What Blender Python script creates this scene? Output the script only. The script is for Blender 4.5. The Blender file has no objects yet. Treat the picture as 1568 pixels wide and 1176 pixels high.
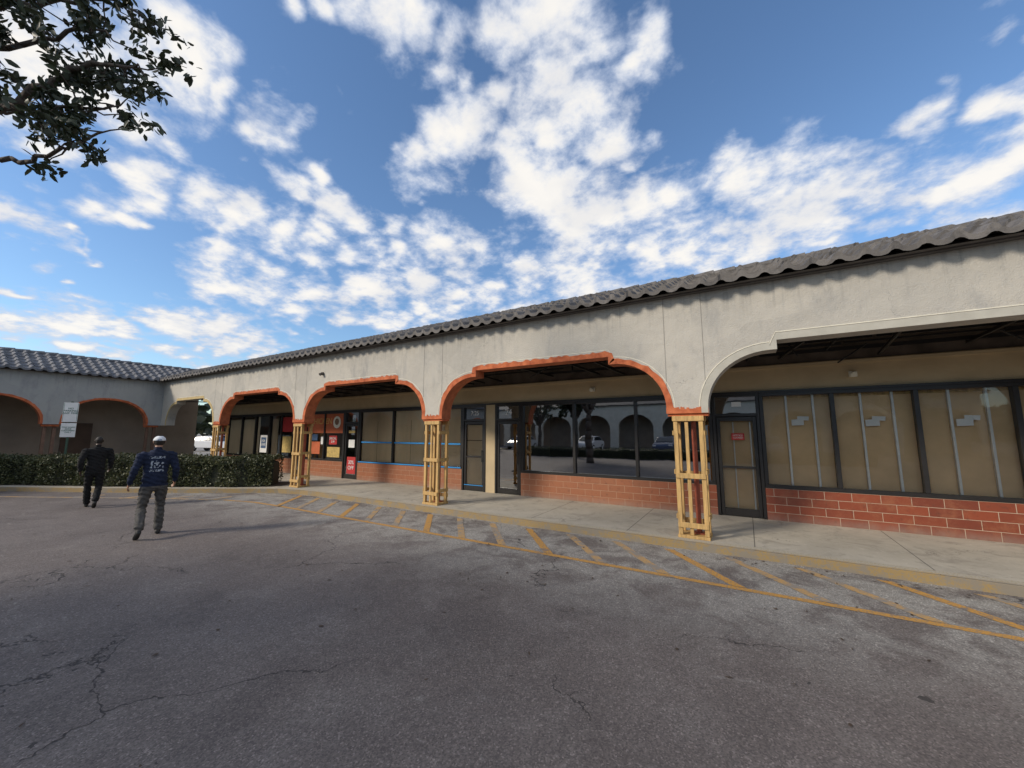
import bpy, bmesh, math, random
import numpy as np
from mathutils import Vector, Matrix
random.seed(7); np.random.seed(7)
sc = bpy.context.scene
sc.view_settings.view_transform='Standard'
sc.view_settings.look='None'
sc.view_settings.exposure=0
SUN_EL=math.radians(29); SUN_AZ=math.radians(215)   # clockwise from +Y
# ------------------------------------------------------------------ helpers
class NT:
    def __init__(s,nt): s.nt=nt; s.n=nt.nodes; s.l=nt.links
    def set(s,n,key,b):
        if isinstance(b,bpy.types.NodeSocket): s.l.new(b,n.inputs[key])
        else: n.inputs[key].default_value=b
    def math(s,op,a,b=None,c=None,clamp=False):
        n=s.n.new('ShaderNodeMath'); n.operation=op; n.use_clamp=clamp
        s.set(n,0,a)
        if b is not None: s.set(n,1,b)
        if c is not None: s.set(n,2,c)
        return n.outputs[0]
    def vm(s,op,a,b=None):
        n=s.n.new('ShaderNodeVectorMath'); n.operation=op
        s.set(n,0,a)
        if b is not None:
            if op=='SCALE': s.set(n,'Scale',b)
            else: s.set(n,1,b)
        return n.outputs['Value'] if op in('DISTANCE','LENGTH','DOT_PRODUCT') else n.outputs[0]
    def map(s,vec,scale,rot=(0,0,0),loc=(0,0,0)):
        mp=s.n.new('ShaderNodeMapping'); s.l.new(vec,mp.inputs[0]); mp.inputs['Scale'].default_value=scale
        mp.inputs['Rotation'].default_value=rot; mp.inputs['Location'].default_value=loc; return mp.outputs[0]
    def noise(s,vec,scale,detail=4,rough=.55,dist=0.0,out='Fac'):
        n=s.n.new('ShaderNodeTexNoise'); s.set(n,'Vector',vec); n.inputs['Scale'].default_value=scale
        n.inputs['Detail'].default_value=detail; n.inputs['Roughness'].default_value=rough; n.inputs['Distortion'].default_value=dist
        return n.outputs[out]
    def ramp(s,fac,stops):
        n=s.n.new('ShaderNodeValToRGB'); s.l.new(fac,n.inputs[0])
        cr=n.color_ramp
        while len(cr.elements)<len(stops): cr.elements.new(0.5)
        for e,(p,c) in zip(cr.elements,stops):
            e.position=p; e.color=(c,c,c,1) if not hasattr(c,'__len__') else (*c[:3],1)
        return n.outputs[0]
    def mix(s,f,a,b,mode='MIX'):
        n=s.n.new('ShaderNodeMix'); n.data_type='RGBA'; n.blend_type=mode
        s.set(n,0,f)
        for k,v in((6,a),(7,b)):
            if isinstance(v,bpy.types.NodeSocket): s.l.new(v,n.inputs[k])
            else: n.inputs[k].default_value=(*v[:3],1)
        return n.outputs[2]
    def mapr(s,v,a,b,c=0.,d=1.):
        n=s.n.new('ShaderNodeMapRange'); n.interpolation_type='SMOOTHSTEP'
        s.set(n,0,v)
        for i,x in enumerate((a,b,c,d)): n.inputs[i+1].default_value=x
        return n.outputs[0]
def newmat(name):
    m=bpy.data.materials.new(name); m.use_nodes=True
    t=NT(m.node_tree); b=m.node_tree.nodes['Principled BSDF']
    co=t.n.new('ShaderNodeTexCoord').outputs['Object']
    return m,t,b,co
def mat(name,col,var=.12,scale=3.,rough=.8,bump=.0,bscale=60.,metal=0.,col2=None,stretch=None):
    m,t,b,co=newmat(name)
    v=co
    if stretch: v=t.map(co,stretch)
    f=t.noise(v,scale,4,.6)
    c1=tuple(x*(1-var) for x in col); c2=col2 if col2 else tuple(min(1,x*(1+var)) for x in col)
    c=t.ramp(f,[(.3,c1),(.7,c2)])
    t.l.new(c,b.inputs['Base Color'])
    b.inputs['Roughness'].default_value=rough; b.inputs['Metallic'].default_value=metal
    if bump:
        bp=t.n.new('ShaderNodeBump'); bp.inputs['Strength'].default_value=bump; bp.inputs['Distance'].default_value=.01
        t.l.new(t.noise(co,bscale,4,.6),bp.inputs['Height']); t.l.new(bp.outputs[0],b.inputs['Normal'])
    return m
def mesh(name,verts,faces,mats,parent=None,smooth=False,mi=None,loc=None,rotz=0):
    me=bpy.data.meshes.new(name); me.from_pydata([tuple(v) for v in verts],[],[tuple(f) for f in faces])
    if not isinstance(mats,(list,tuple)): mats=[mats]
    for m in mats: me.materials.append(m)
    if mi is not None: me.polygons.foreach_set('material_index',list(mi))
    if smooth: me.polygons.foreach_set('use_smooth',[True]*len(me.polygons))
    me.update()
    o=bpy.data.objects.new(name,me); sc.collection.objects.link(o)
    if loc is not None: o.location=loc
    o.rotation_euler[2]=rotz
    if parent: o.parent=parent
    return o
def empty(name,loc=(0,0,0),rotz=0):
    o=bpy.data.objects.new(name,None); sc.collection.objects.link(o); o.location=loc; o.rotation_euler[2]=rotz
    o.empty_display_size=.2
    return o
class MB:
    """collects boxes into one mesh"""
    def __init__(s): s.v=[];s.f=[];s.mi=[]
    def box(s,x0,x1,y0,y1,z0,z1,mi=0):
        b=len(s.v)
        s.v+=[(x0,y0,z0),(x1,y0,z0),(x1,y1,z0),(x0,y1,z0),(x0,y0,z1),(x1,y0,z1),(x1,y1,z1),(x0,y1,z1)]
        s.f+=[(b,b+3,b+2,b+1),(b+4,b+5,b+6,b+7),(b,b+1,b+5,b+4),(b+1,b+2,b+6,b+5),(b+2,b+3,b+7,b+6),(b+3,b,b+4,b+7)]
        s.mi+=[mi]*6
    def quad(s,pts,mi=0):
        b=len(s.v); s.v+=list(pts); s.f.append(tuple(range(b,b+len(pts)))); s.mi.append(mi)
    def beam(s,a,c,w,h,mi=0):
        a=Vector(a);c=Vector(c);d=(c-a).normalized()
        up=Vector((0,0,1)) if abs(d.z)<.95 else Vector((0,1,0))
        r=d.cross(up).normalized()*w/2; u=r.cross(d).normalized()*h/2
        b=len(s.v)
        s.v+=[tuple(p) for p in(a-r-u,a+r-u,a+r+u,a-r+u,c-r-u,c+r-u,c+r+u,c-r+u)]
        s.f+=[(b,b+1,b+2,b+3),(b+4,b+7,b+6,b+5),(b,b+4,b+5,b+1),(b+1,b+5,b+6,b+2),(b+2,b+6,b+7,b+3),(b+3,b+7,b+4,b)]
        s.mi+=[mi]*6
    def cyl(s,a,c,r0,r1,n=12,mi=0):
        a=Vector(a);c=Vector(c);d=(c-a).normalized()
        up=Vector((0,0,1)) if abs(d.z)<.95 else Vector((0,1,0))
        r=d.cross(up).normalized(); u=r.cross(d)
        b=len(s.v)
        for P,R in((a,r0),(c,r1)):
            for i in range(n):
                t=2*math.pi*i/n; s.v.append(tuple(P+(r*math.cos(t)+u*math.sin(t))*R))
        for i in range(n): s.f.append((b+i,b+(i+1)%n,b+n+(i+1)%n,b+n+i)); s.mi.append(mi)
        s.f.append(tuple(b+i for i in reversed(range(n)))); s.f.append(tuple(b+n+i for i in range(n))); s.mi+=[mi,mi]
    def done(s,name,mats,parent=None,bevel=0,smooth=False,**k):
        o=mesh(name,s.v,s.f,mats,parent,smooth,s.mi,**k)
        if bevel:
            m=o.modifiers.new('b','BEVEL'); m.width=bevel; m.segments=1; m.limit_method='ANGLE'
        return o
def text(name,body,size,loc,rot,m,parent=None,ext=.002,align='CENTER'):
    cu=bpy.data.curves.new(name,'FONT'); cu.body=body; cu.size=size; cu.extrude=ext; cu.align_x=align; cu.align_y='CENTER'
    o=bpy.data.objects.new(name,cu); sc.collection.objects.link(o); o.location=loc; o.rotation_euler=rot
    cu.materials.append(m)
    if parent: o.parent=parent
    return o
# ------------------------------------------------------------------ materials
def stucco_mat(name,base,warm,stain):
    m,t,b,co=newmat(name)
    big=t.noise(co,.7,5,.6,.4); c=t.ramp(big,[(.3,base),(.62,warm)])
    st=t.mapr(t.noise(t.map(co,(1.6,1.6,.6)),1.6,6,.7,.3),.48,.72,0,.8)
    c=t.mix(st,c,stain)
    vo=t.n.new('ShaderNodeTexVoronoi'); vo.inputs['Scale'].default_value=.8
    t.l.new(t.vm('ADD',co,t.vm('SCALE',t.noise(co,1.5,4,.6,out='Color'),.5)),vo.inputs['Vector'])
    sv=t.n.new('ShaderNodeSeparateXYZ'); t.l.new(vo.outputs['Color'],sv.inputs[0])
    c=t.mix(t.math('MULTIPLY',t.math('GREATER_THAN',sv.outputs[0],.74),.16),c,tuple(x*1.35 for x in base))
    c=t.mix(t.math('MULTIPLY',t.math('GREATER_THAN',sv.outputs[1],.80),.20),c,tuple(x*.8 for x in stain))
    fine=t.noise(co,9,4,.65); c=t.mix(t.mapr(fine,.35,.75,0,.25),c,tuple(x*1.18 for x in base))
    sp=t.n.new('ShaderNodeSeparateXYZ'); t.l.new(co,sp.inputs[0])
    # thin drip streaks running down from the eave
    top=t.mapr(sp.outputs[2],3.55,4.32,0,.45)
    c=t.mix(t.math('MULTIPLY',top,t.mapr(t.noise(t.map(co,(7,7,.25)),2,4,.6),.50,.68)),c,tuple(x*.70 for x in stain))
    # hairline cracks
    vd=t.vm('ADD',co,t.vm('SCALE',t.noise(co,2.2,4,.65,out='Color'),.5))
    vc=t.n.new('ShaderNodeTexVoronoi'); vc.feature='DISTANCE_TO_EDGE'; vc.inputs['Scale'].default_value=.7; t.l.new(vd,vc.inputs['Vector'])
    crack=t.math('MULTIPLY',t.mapr(vc.outputs['Distance'],.0005,.003,1,0),t.mapr(t.noise(co,.8,2),.52,.6))
    c=t.mix(t.math('MULTIPLY',crack,.45),c,tuple(x*.5 for x in stain))
    t.l.new(c,b.inputs['Base Color']); b.inputs['Roughness'].default_value=.92
    bp=t.n.new('ShaderNodeBump'); bp.inputs['Strength'].default_value=.65; bp.inputs['Distance'].default_value=.016
    h=t.math('ADD',t.noise(co,70,3,.6),t.math('MULTIPLY',t.noise(co,3.5,3,.5),2.5))
    t.l.new(h,bp.inputs['Height']); t.l.new(bp.outputs[0],b.inputs['Normal'])
    return m
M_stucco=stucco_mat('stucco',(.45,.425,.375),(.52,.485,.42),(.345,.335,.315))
M_stuccoW_shade=stucco_mat('stucco_wing_shaded',(.33,.34,.34),(.37,.375,.36),(.26,.265,.27))  # darker, bluer copy of the stucco: the wing's shade is in the colour
M_bead=mat('white_corner_bead',(.70,.66,.54),.12,8)
M_orange=mat('exposed_terracotta',(.47,.10,.035),.3,7,.9,.4,40,col2=(.62,.18,.07))
M_soffit_or=mat('soffit_terracotta',(.46,.14,.06),.3,5,.9)
M_joint=mat('control_joint',(.24,.225,.2),.1)
M_wall=mat('storefront_plaster',(.52,.405,.245),.12,1.5,.85,.2,50)
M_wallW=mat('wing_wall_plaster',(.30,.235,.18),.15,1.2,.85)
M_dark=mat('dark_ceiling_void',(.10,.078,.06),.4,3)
M_joist=mat('ceiling_joist_wood',(.15,.09,.05),.3,6)
M_black=mat('black_metal_channel',(.012,.011,.011),.2,8,.5)
M_frame=mat('bronze_window_frame',(.018,.016,.015),.15,10,.4)
def brick_mat():
    m,t,b,co=newmat('glazed_terracotta_tile')
    sp=t.n.new('ShaderNodeSeparateXYZ'); t.l.new(co,sp.inputs[0])
    cb=t.n.new('ShaderNodeCombineXYZ'); t.l.new(sp.outputs[0],cb.inputs[0]); t.l.new(t.math('ADD',sp.outputs[2],-.13),cb.inputs[1])
    br=t.n.new('ShaderNodeTexBrick'); t.l.new(cb.outputs[0],br.inputs['Vector'])
    br.offset=.5; br.inputs['Scale'].default_value=1; br.inputs['Brick Width'].default_value=.40; br.inputs['Row Height'].default_value=.1565
    br.inputs['Mortar Size'].default_value=.0048; br.inputs['Mortar Smooth'].default_value=.1; br.inputs['Bias'].default_value=-.1
    br.inputs['Color1'].default_value=(.26,.058,.024,1); br.inputs['Color2'].default_value=(.17,.038,.019,1)
    br.inputs['Mortar'].default_value=(.48,.37,.27,1)
    faded=t.mapr(sp.outputs[0],-3,0.2,1,0)
    warm=t.mix(t.math('MULTIPLY',faded,.5),br.outputs['Color'],(.40,.18,.085))
    c=t.mix(t.mapr(t.noise(co,4,6,.7),.45,.75,0,.6),warm,(.32,.125,.06))
    c=t.mix(t.mapr(t.noise(co,11,4,.7),.52,.78,0,.6),c,(.11,.04,.024))
    dirt=t.math('MULTIPLY',t.mapr(sp.outputs[2],.13,.32,.7,0),t.noise(co,6,4))
    c=t.mix(dirt,c,(.27,.24,.20))
    t.l.new(c,b.inputs['Base Color']); b.inputs['Roughness'].default_value=.5
    bp=t.n.new('ShaderNodeBump'); bp.inputs['Strength'].default_value=.6; bp.inputs['Distance'].default_value=.006; bp.invert=True
    t.l.new(br.outputs['Fac'],bp.inputs['Height']); t.l.new(bp.outputs[0],b.inputs['Normal'])
    return m
M_brick=brick_mat()
def glass_mat(name,ior,tint):
    m=bpy.data.materials.new(name); m.use_nodes=True; t=NT(m.node_tree); m.node_tree.nodes.remove(m.node_tree.nodes['Principled BSDF'])
    out=[n for n in t.n if n.type=='OUTPUT_MATERIAL'][0]
    g=t.n.new('ShaderNodeBsdfGlossy'); g.inputs['Roughness'].default_value=.015; g.inputs['Color'].default_value=(.95,.97,1,1)
    tr=t.n.new('ShaderNodeBsdfTransparent'); tr.inputs['Color'].default_value=(*tint,1)
    fr=t.n.new('ShaderNodeFresnel'); fr.inputs['IOR'].default_value=ior
    co=t.n.new('ShaderNodeTexCoord').outputs['Object']
    bp=t.n.new('ShaderNodeBump'); bp.inputs['Strength'].default_value=.05; bp.inputs['Distance'].default_value=.02
    t.l.new(t.noise(co,1.3,2),bp.inputs['Height']); t.l.new(bp.outputs[0],g.inputs['Normal'])
    mx=t.n.new('ShaderNodeMixShader'); t.l.new(fr.outputs[0],mx.inputs[0]); t.l.new(tr.outputs[0],mx.inputs[1]); t.l.new(g.outputs[0],mx.inputs[2])
    t.l.new(mx.outputs[0],out.inputs['Surface'])
    return m
M_glass=glass_mat('window_glass_clear',1.65,(.96,.97,.95))
M_glassD=glass_mat('window_glass_tinted',4.2,(.45,.46,.46))
M_paper=mat('kraft_paper_covering',(.72,.50,.28),.16,1.0,.9,.6,3)
M_ply=mat('plywood_covering',(.72,.55,.35),.12,1.5,.85,.1,20,stretch=(1,1,.25))
M_stud=mat('galvanised_stud',(.74,.74,.72),.1,5,.45,metal=.1)
M_white=mat('white_paint',(.78,.78,.76),.06,6,.6)
M_tape=mat('blue_tape',(.03,.26,.62),.1)
M_red=mat('red_sign',(.45,.03,.03),.1)
M_orsign=mat('orange_poster',(.50,.12,.045),.2,2)
M_int=mat('interior_wall',(.16,.15,.14),.2,2)
M_intf=mat('interior_floor',(.10,.095,.09),.2,2)
M_wood=mat('yellow_shoring_timber',(.52,.33,.125),.30,4,.75,.2,30,stretch=(6,6,.8))
M_steel=mat('red_primed_column',(.30,.07,.035),.3,8,.6)
M_brown=mat('brown_column_paint',(.16,.09,.06),.2,8,.6)
def tile_mat(name,c1,c2,c3):
    m,t,b,co=newmat(name)
    vo=t.n.new('ShaderNodeTexVoronoi'); vo.inputs['Scale'].default_value=3.2; t.l.new(co,vo.inputs['Vector'])
    sx=t.n.new('ShaderNodeSeparateXYZ'); t.l.new(vo.outputs['Color'],sx.inputs[0])
    c=t.ramp(sx.outputs[0],[(.1,c1),(.9,c2)])
    c=t.mix(t.mapr(t.noise(co,5,6,.7),.42,.72,0,.7),c,c3)
    t.l.new(c,b.inputs['Base Color']); b.inputs['Roughness'].default_value=.8
    bp=t.n.new('ShaderNodeBump'); bp.inputs['Strength'].default_value=.4; bp.inputs['Distance'].default_value=.01
    t.l.new(t.noise(co,40,3,.6),bp.inputs['Height']); t.l.new(bp.outputs[0],b.inputs['Normal'])
    return m
M_tile=tile_mat('concrete_roof_tile',(.105,.095,.087),(.17,.155,.142),(.055,.051,.049))
M_tileW=tile_mat('concrete_roof_tile_wing',(.12,.125,.14),(.18,.185,.20),(.075,.075,.085))
M_fascia=mat('fascia',(.10,.092,.085),.2,4)
def asphalt_mat():
    m,t,b,co=newmat('asphalt')
    big=t.noise(co,.20,5,.62,.8)
    c=t.ramp(big,[(.3,(.112,.092,.083)),(.5,(.150,.125,.113)),(.7,(.185,.157,.143))])
    med=t.noise(co,1.7,6,.72,.3); c=t.mix(t.mapr(med,.44,.74,0,.6),c,(.225,.197,.178))
    dk=t.noise(t.map(co,(1,1,1),loc=(7,3,1)),.8,5,.7,.5); c=t.mix(t.mapr(dk,.50,.72,0,.55),c,(.095,.079,.073))
    sp=t.n.new('ShaderNodeSeparateXYZ'); t.l.new(co,sp.inputs[0])
    bn=t.noise(co,1.4,8,.75,.5)
    band=t.math('MULTIPLY',t.mapr(sp.outputs[1],3.4,6.0,0,1),t.mapr(bn,.38,.58,.1,.9))
    c=t.mix(band,c,(.36,.34,.305))
    c=t.mix(t.mapr(t.noise(t.map(co,(.6,1.5,1),(0,0,.4)),2.6,7,.8,.6),.58,.72,0,.5),c,(.31,.285,.26))
    vo=t.n.new('ShaderNodeTexVoronoi'); vo.inputs['Scale'].default_value=95; t.l.new(co,vo.inputs['Vector'])
    sx=t.n.new('ShaderNodeSeparateXYZ'); t.l.new(vo.outputs['Color'],sx.inputs[0])
    agg=t.ramp(sx.outputs[1],[(0,.60),(.6,.97),(.9,1.12),(1,1.7)])
    c=t.mix(1.0,c,agg,'MULTIPLY')
    vp=t.n.new('ShaderNodeTexVoronoi'); vp.inputs['Scale'].default_value=1.9; vp.inputs['Randomness'].default_value=1
    vv=t.vm('ADD',co,t.vm('SCALE',t.noise(co,8,3,.6,out='Color'),.16)); t.l.new(vv,vp.inputs['Vector'])
    sx2=t.n.new('ShaderNodeSeparateXYZ'); t.l.new(vp.outputs['Color'],sx2.inputs[0])
    rad=t.math('MULTIPLY',sx2.outputs[1],.085)
    spot=t.math('LESS_THAN',vp.outputs['Distance'],rad)
    spot=t.math('MULTIPLY',spot,t.math('GREATER_THAN',sx2.outputs[0],.30))
    c=t.mix(t.math('MULTIPLY',spot,.8),c,(.03,.026,.024))
    vd=t.vm('ADD',co,t.vm('SCALE',t.noise(co,1.3,5,.65,out='Color'),.8))
    vc=t.n.new('ShaderNodeTexVoronoi'); vc.feature='DISTANCE_TO_EDGE'; vc.inputs['Scale'].default_value=.38; t.l.new(vd,vc.inputs['Vector'])
    crack=t.mapr(vc.outputs['Distance'],.0010,.0042,1,0)
    crack=t.math('MULTIPLY',crack,t.mapr(t.noise(co,.45,3),.46,.56))
    c=t.mix(t.math('MULTIPLY',crack,.8),c,(.022,.019,.018))
    t.l.new(c,b.inputs['Base Color']); b.inputs['Roughness'].default_value=.88
    bp=t.n.new('ShaderNodeBump'); bp.inputs['Strength'].default_value=.7; bp.inputs['Distance'].default_value=.007
    h=t.math('SUBTRACT',t.math('ADD',t.noise(co,90,3,.6),t.math('MULTIPLY',t.noise(co,9,3),1.0)),t.math('MULTIPLY',crack,2.0)); t.l.new(h,bp.inputs['Height']); t.l.new(bp.outputs[0],b.inputs['Normal'])
    return m
M_asph=asphalt_mat()
def conc_mat():
    m,t,b,co=newmat('sidewalk_concrete')
    c=t.ramp(t.noise(co,.6,5,.65,.4),[(.3,(.36,.325,.265)),(.7,(.53,.485,.40))])
    c=t.mix(t.mapr(t.noise(co,2.2,7,.78,.6),.46,.70,0,.75),c,(.24,.215,.18))
    c=t.mix(t.mapr(t.noise(co,14,4,.7),.58,.78,0,.6),c,(.64,.60,.52))
    br=t.n.new('ShaderNodeTexBrick'); t.l.new(co,br.inputs['Vector']); br.offset=0
    br.inputs['Scale'].default_value=1; br.inputs['Brick Width'].default_value=1.95; br.inputs['Row Height'].default_value=40; br.inputs['Mortar Size'].default_value=.008
    c=t.mix(t.math('MULTIPLY',br.outputs['Fac'],.75),c,(.07,.065,.06))
    vd=t.vm('ADD',co,t.vm('SCALE',t.noise(co,2,4,.65,out='Color'),.6))
    vc=t.n.new('ShaderNodeTexVoronoi'); vc.feature='DISTANCE_TO_EDGE'; vc.inputs['Scale'].default_value=.5; t.l.new(vd,vc.inputs['Vector'])
    crack=t.math('MULTIPLY',t.mapr(vc.outputs['Distance'],.0006,.003,1,0),t.mapr(t.noise(co,.5,2),.48,.56))
    c=t.mix(t.math('MULTIPLY',crack,.7),c,(.08,.07,.06))
    t.l.new(c,b.inputs['Base Color']); b.inputs['Roughness'].default_value=.9
    bp=t.n.new('ShaderNodeBump'); bp.inputs['Strength'].default_value=.3; bp.inputs['Distance'].default_value=.006
    t.l.new(t.noise(co,60,3),bp.inputs['Height']); t.l.new(bp.outputs[0],b.inputs['Normal'])
    return m
M_conc=conc_mat()
def paint_mat(name,col,under,thr):
    m,t,b,co=newmat(name)
    c=t.mix(t.mapr(t.noise(co,3,6,.75,.4),thr,thr+.12),col,under)
    c=t.mix(t.mapr(t.noise(co,45,3,.6),.50,.60,0,.75),c,under)
    t.l.new(c,b.inputs['Base Color']); b.inputs['Roughness'].default_value=.8
    return m
M_yel=paint_mat('worn_yellow_paint',(.54,.28,.06),(.20,.17,.145),.53)
M_yel2=paint_mat('very_worn_yellow_paint',(.50,.30,.11),(.27,.24,.205),.45)
M_curbf=paint_mat('curb_faded_yellow',(.32,.22,.09),(.24,.205,.155),.46)
M_curbt=paint_mat('curb_top_concrete',(.44,.40,.325),(.34,.26,.14),.58)
# ------------------------------------------------------------------ ground
S=700
mesh('ground',[(-S,-S,0),(S,-S,0),(S,S,0),(-S,S,0)],[(0,1,2,3)],M_asph)
curb=[(14,7.05),(-11.0,7.05),(-11.8,7.0),(-12.6,6.78),(-13.4,6.36),(-15,5.4),(-17.2,4.15),(-19.5,3.0),(-21.2,2.1),(-22.2,1.2),(-22.8,0),(-22.95,-2),(-22.95,-18)]
mb=MB()
n=len(curb)
poly=[(x,y,.13) for x,y in curb]+[(-28,-18,.13),(-28,12,.13),(14,12,.13)]
walk=mesh('sidewalk',poly,[tuple(reversed(range(len(poly))))],M_conc)
if walk.data.polygons[0].normal.z<0: walk.data.flip_normals()
def offs(pl,d):
    out=[]
    for i,(x,y) in enumerate(pl):
        a=Vector(pl[max(0,i-1)]); c=Vector(pl[min(len(pl)-1,i+1)]); t=(c-a).normalized(); nn=Vector((-t.y,t.x))
        out.append((x+nn.x*d,y+nn.y*d))
    return out
inn=offs(curb,-.15)
if inn[0][1]<curb[0][1]: inn=offs(curb,.15)
for i in range(n-1):
    a,b_,c,d=curb[i],curb[i+1],inn[i+1],inn[i]
    mb.quad([(*a,0.0),(*b_,0.0),(*b_,.115),(*a,.115)],0)
    a2=tuple(a[k]*.85+d[k]*.15 for k in(0,1)); b2=tuple(b_[k]*.85+c[k]*.15 for k in(0,1))
    mb.quad([(*a,.115),(*b_,.115),(*b2,.135),(*a2,.135)],0)
    mb.quad([(*a2,.135),(*b2,.135),(*c,.135),(*d,.135)],1)
mb.done('curb',[M_curbf,M_curbt])
mb=MB()
for i in range(70):
    x0=9-i*.34; 
    if x0<-10.2: break
    mb.quad([(x0-.34,5.60,.004),(x0,5.60,.004),(x0,5.70,.004),(x0-.34,5.70,.004)])
path=[(-10.3,5.65),(-11.5,5.6),(-12.6,5.35),(-14.0,4.75),(-15.6,3.95),(-17.5,2.95),(-19.5,1.9),(-21,1.0)]
pa=offs(path,.05); pb=offs(path,-.05)
for i in range(len(path)-1): mb.quad([(*pa[i],.004),(*pb[i],.004),(*pb[i+1],.004),(*pa[i+1],.004)],0 if i<2 else 1)
x=-11.6
k=0
while x<6:
    w=.16
    mb.quad([(x,6.9,.0045),(x+w,6.9,.0045),(x+1.0+w,5.71,.0045),(x+1.0,5.71,.0045)],1 if k%3 else 0)
    x+=.86; k+=1
for cx,cy,dx,dy in [(-13.2,5.75,.1,-.7),(-14.3,5.2,0,-.7),(-15.5,4.5,-.1,-.6),(-16.8,3.9,-.2,-.6)]:
    mb.quad([(cx,cy,.0045),(cx+.16,cy,.0045),(cx+.16+dx,cy+dy,.0045),(cx+dx,cy+dy,.0045)],1)
mb.done('yellow_road_markings',[M_yel,M_yel2])
M_soil=mat('soil_bed',(.09,.07,.05),.3,8,.95,.5)
hp=[(-13.2,7.2),(-13.9,6.45),(-17.1,4.6),(-21.3,2.55),(-22.4,1.2),(-22.6,-14)]
hq=[(x-1.0 if i>3 else x-.55,y+ (1.0 if i<4 else 0)) for i,(x,y) in enumerate(hp)]
hb=hp+list(reversed(hq))
mesh('soil_bed',[(x,y,.138) for x,y in hb],[tuple(range(len(hb)))],M_soil)
# ------------------------------------------------------------------ building
bld=empty('shopping_plaza_building')
P=[-24.2,-18.4,-12.55,-6.72,-0.85,5.0,10.85]
Y0,Y1=7.25,7.58; ZT=4.30
def arch(a,b,rx,zs,zt,z0=2.21,step=.15,n=14):
    pts=[(a,z0),(a,zs)]
    zt2=zt-step
    for i in range(1,n+1):
        th=math.pi/2*i/n; pts.append((a+rx*(1-math.cos(th)),zs+(zt2-zs)*math.sin(th)))
    pts.append((a+rx+.09,zt2)); 
    if step: pts.append((a+rx+.09,zt))
    m=[(a+b-x,z) for x,z in reversed(pts)]
    return pts+m
def facade(name,openings,s0,s1,zt,mp,mats,parent,z0=2.21):
    pts=[(s0,z0)]
    mi_=[]
    for o,mi in openings:
        pts+= o; mi_+= [0]+[mi]*(len(o)-1)
    pts.append((s1,z0)); mi_.append(0)
    v=[];f=[];m=[]
    for s,z in pts: v+= [mp(s,0,z),mp(s,0,zt),mp(s,1,z),mp(s,1,zt)]
    for i in range(len(pts)-1):
        a=4*i;b=a+4
        if abs(pts[i+1][0]-pts[i][0])>1e-5:
            f+=[(a,b,b+1,a+1),(a+2,a+3,b+3,b+2)]; m+=[0,0]
        f.append((a,a+2,b+2,b)); m.append(mi_[i])
    f+= [(0,1,3,2),(4*len(pts)-4,4*len(pts)-2,4*len(pts)-1,4*len(pts)-3)]; m+=[0,0]
    return mesh(name,v,f,mats,parent,mi=m)
def band(name,pts,w,mp,matl,parent,jag=0,off=0.,ext=.006):
    rs=[]
    for (a,b) in zip(pts[:-1],pts[1:]):
        L=math.dist(a,b); k=max(1,int(L/.06)) if jag else 1
        for i in range(k): rs.append((a[0]+(b[0]-a[0])*i/k,a[1]+(b[1]-a[1])*i/k))
    rs.append(pts[-1])
    N=len(rs); nr=[]
    for i in range(N):
        a=rs[max(0,i-1)]; b=rs[min(N-1,i+1)]; dx,dz=b[0]-a[0],b[1]-a[1]; L=math.hypot(dx,dz) or 1
        nr.append((-dz/L,dx/L))
    v=[];f=[]
    for i,(s,z) in enumerate(rs):
        ww=w+(random.uniform(-jag,jag) if jag else 0)
        nx,nz=nr[i]
        a=(s+nx*off,z+nz*off); b=(s+nx*(off+ww),z+nz*(off+ww))
        v+=[mp(a[0],-ext,a[1]),mp(b[0],-ext,b[1]),mp(b[0],.0,b[1]),mp(a[0],.0,a[1])]
    for i in range(N-1):
        a=4*i;b=a+4
        f+=[(a,b,b+1,a+1),(a+1,b+1,b+2,a+2),(a,a+3,b+3,b)]
    return mesh(name,v,f,matl,parent)
mpM=lambda s,d,z:(s,Y0+d*(Y1-Y0) if d>0 else Y0+d,z)
op=[];bandsM=[]
for i in range(6):
    a=P[i]+(.65 if i==0 else .33); b=P[i+1]-.33
    o=arch(a,b,.93,2.30,3.33)
    op.append((o,1 if i in(1,2,3) else 0)); bandsM.append(o)
facade('arcade_beam',op,P[0],11.3,ZT,mpM,[M_stucco,M_soffit_or],bld)
for i,o in enumerate(bandsM):
    if i in(1,2,3):
        band('terracotta_arch_band',o,.105,mpM,M_orange,bld,jag=.022)
        band('white_edge_line',o,.012,mpM,M_bead,bld,off=.132,ext=.004)
    else:
        band('corner_bead_line',o,.014,mpM,M_bead,bld,off=.12,ext=.008)
        band('arch_band',o,.105,mpM,mat('arch_band_plaster',(.43,.41,.35) if i>3 else (.50,.38,.18),.1,4),bld,ext=.012)
mb=MB()
for p in P[1:5]:
    z=2.21
    x=p-.335
    while x<p+.33:
        w=random.uniform(.02,.05); h=random.uniform(.07,.12); mb.box(x,min(x+w,p+.335),Y0-.008-random.uniform(0,.002),Y0+.0,z-.005,z+h); x+=w
    mb.box(p-.32,p+.32,Y0+.03,Y1-.03,z-.05,z-.001)
mb.done('pillar_feet',[M_orange],bld)
mb=MB()
for p in P[1:6]:
    for dx in(-.31,.31): mb.box(p+dx-.004,p+dx+.004,Y0-.0035,Y0,2.36,ZT)
mb.done('control_joints',[M_joint],bld)
mb=MB(); mb.box(-24.0,11.3,Y0-.10,Y0+.02,ZT-.005,ZT+.06,0); mb.done('fascia_main',[M_fascia],bld)
mb=MB(); mb.cyl((-11.35,Y0,3.72),(-11.35,Y0-.06,3.72),.05,.05,14); mb.cyl((-11.35,Y0-.06,3.72),(-11.35,Y0-.12,3.68),.035,.045,14); mb.done('facade_sensor',[M_fascia],bld)
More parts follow.
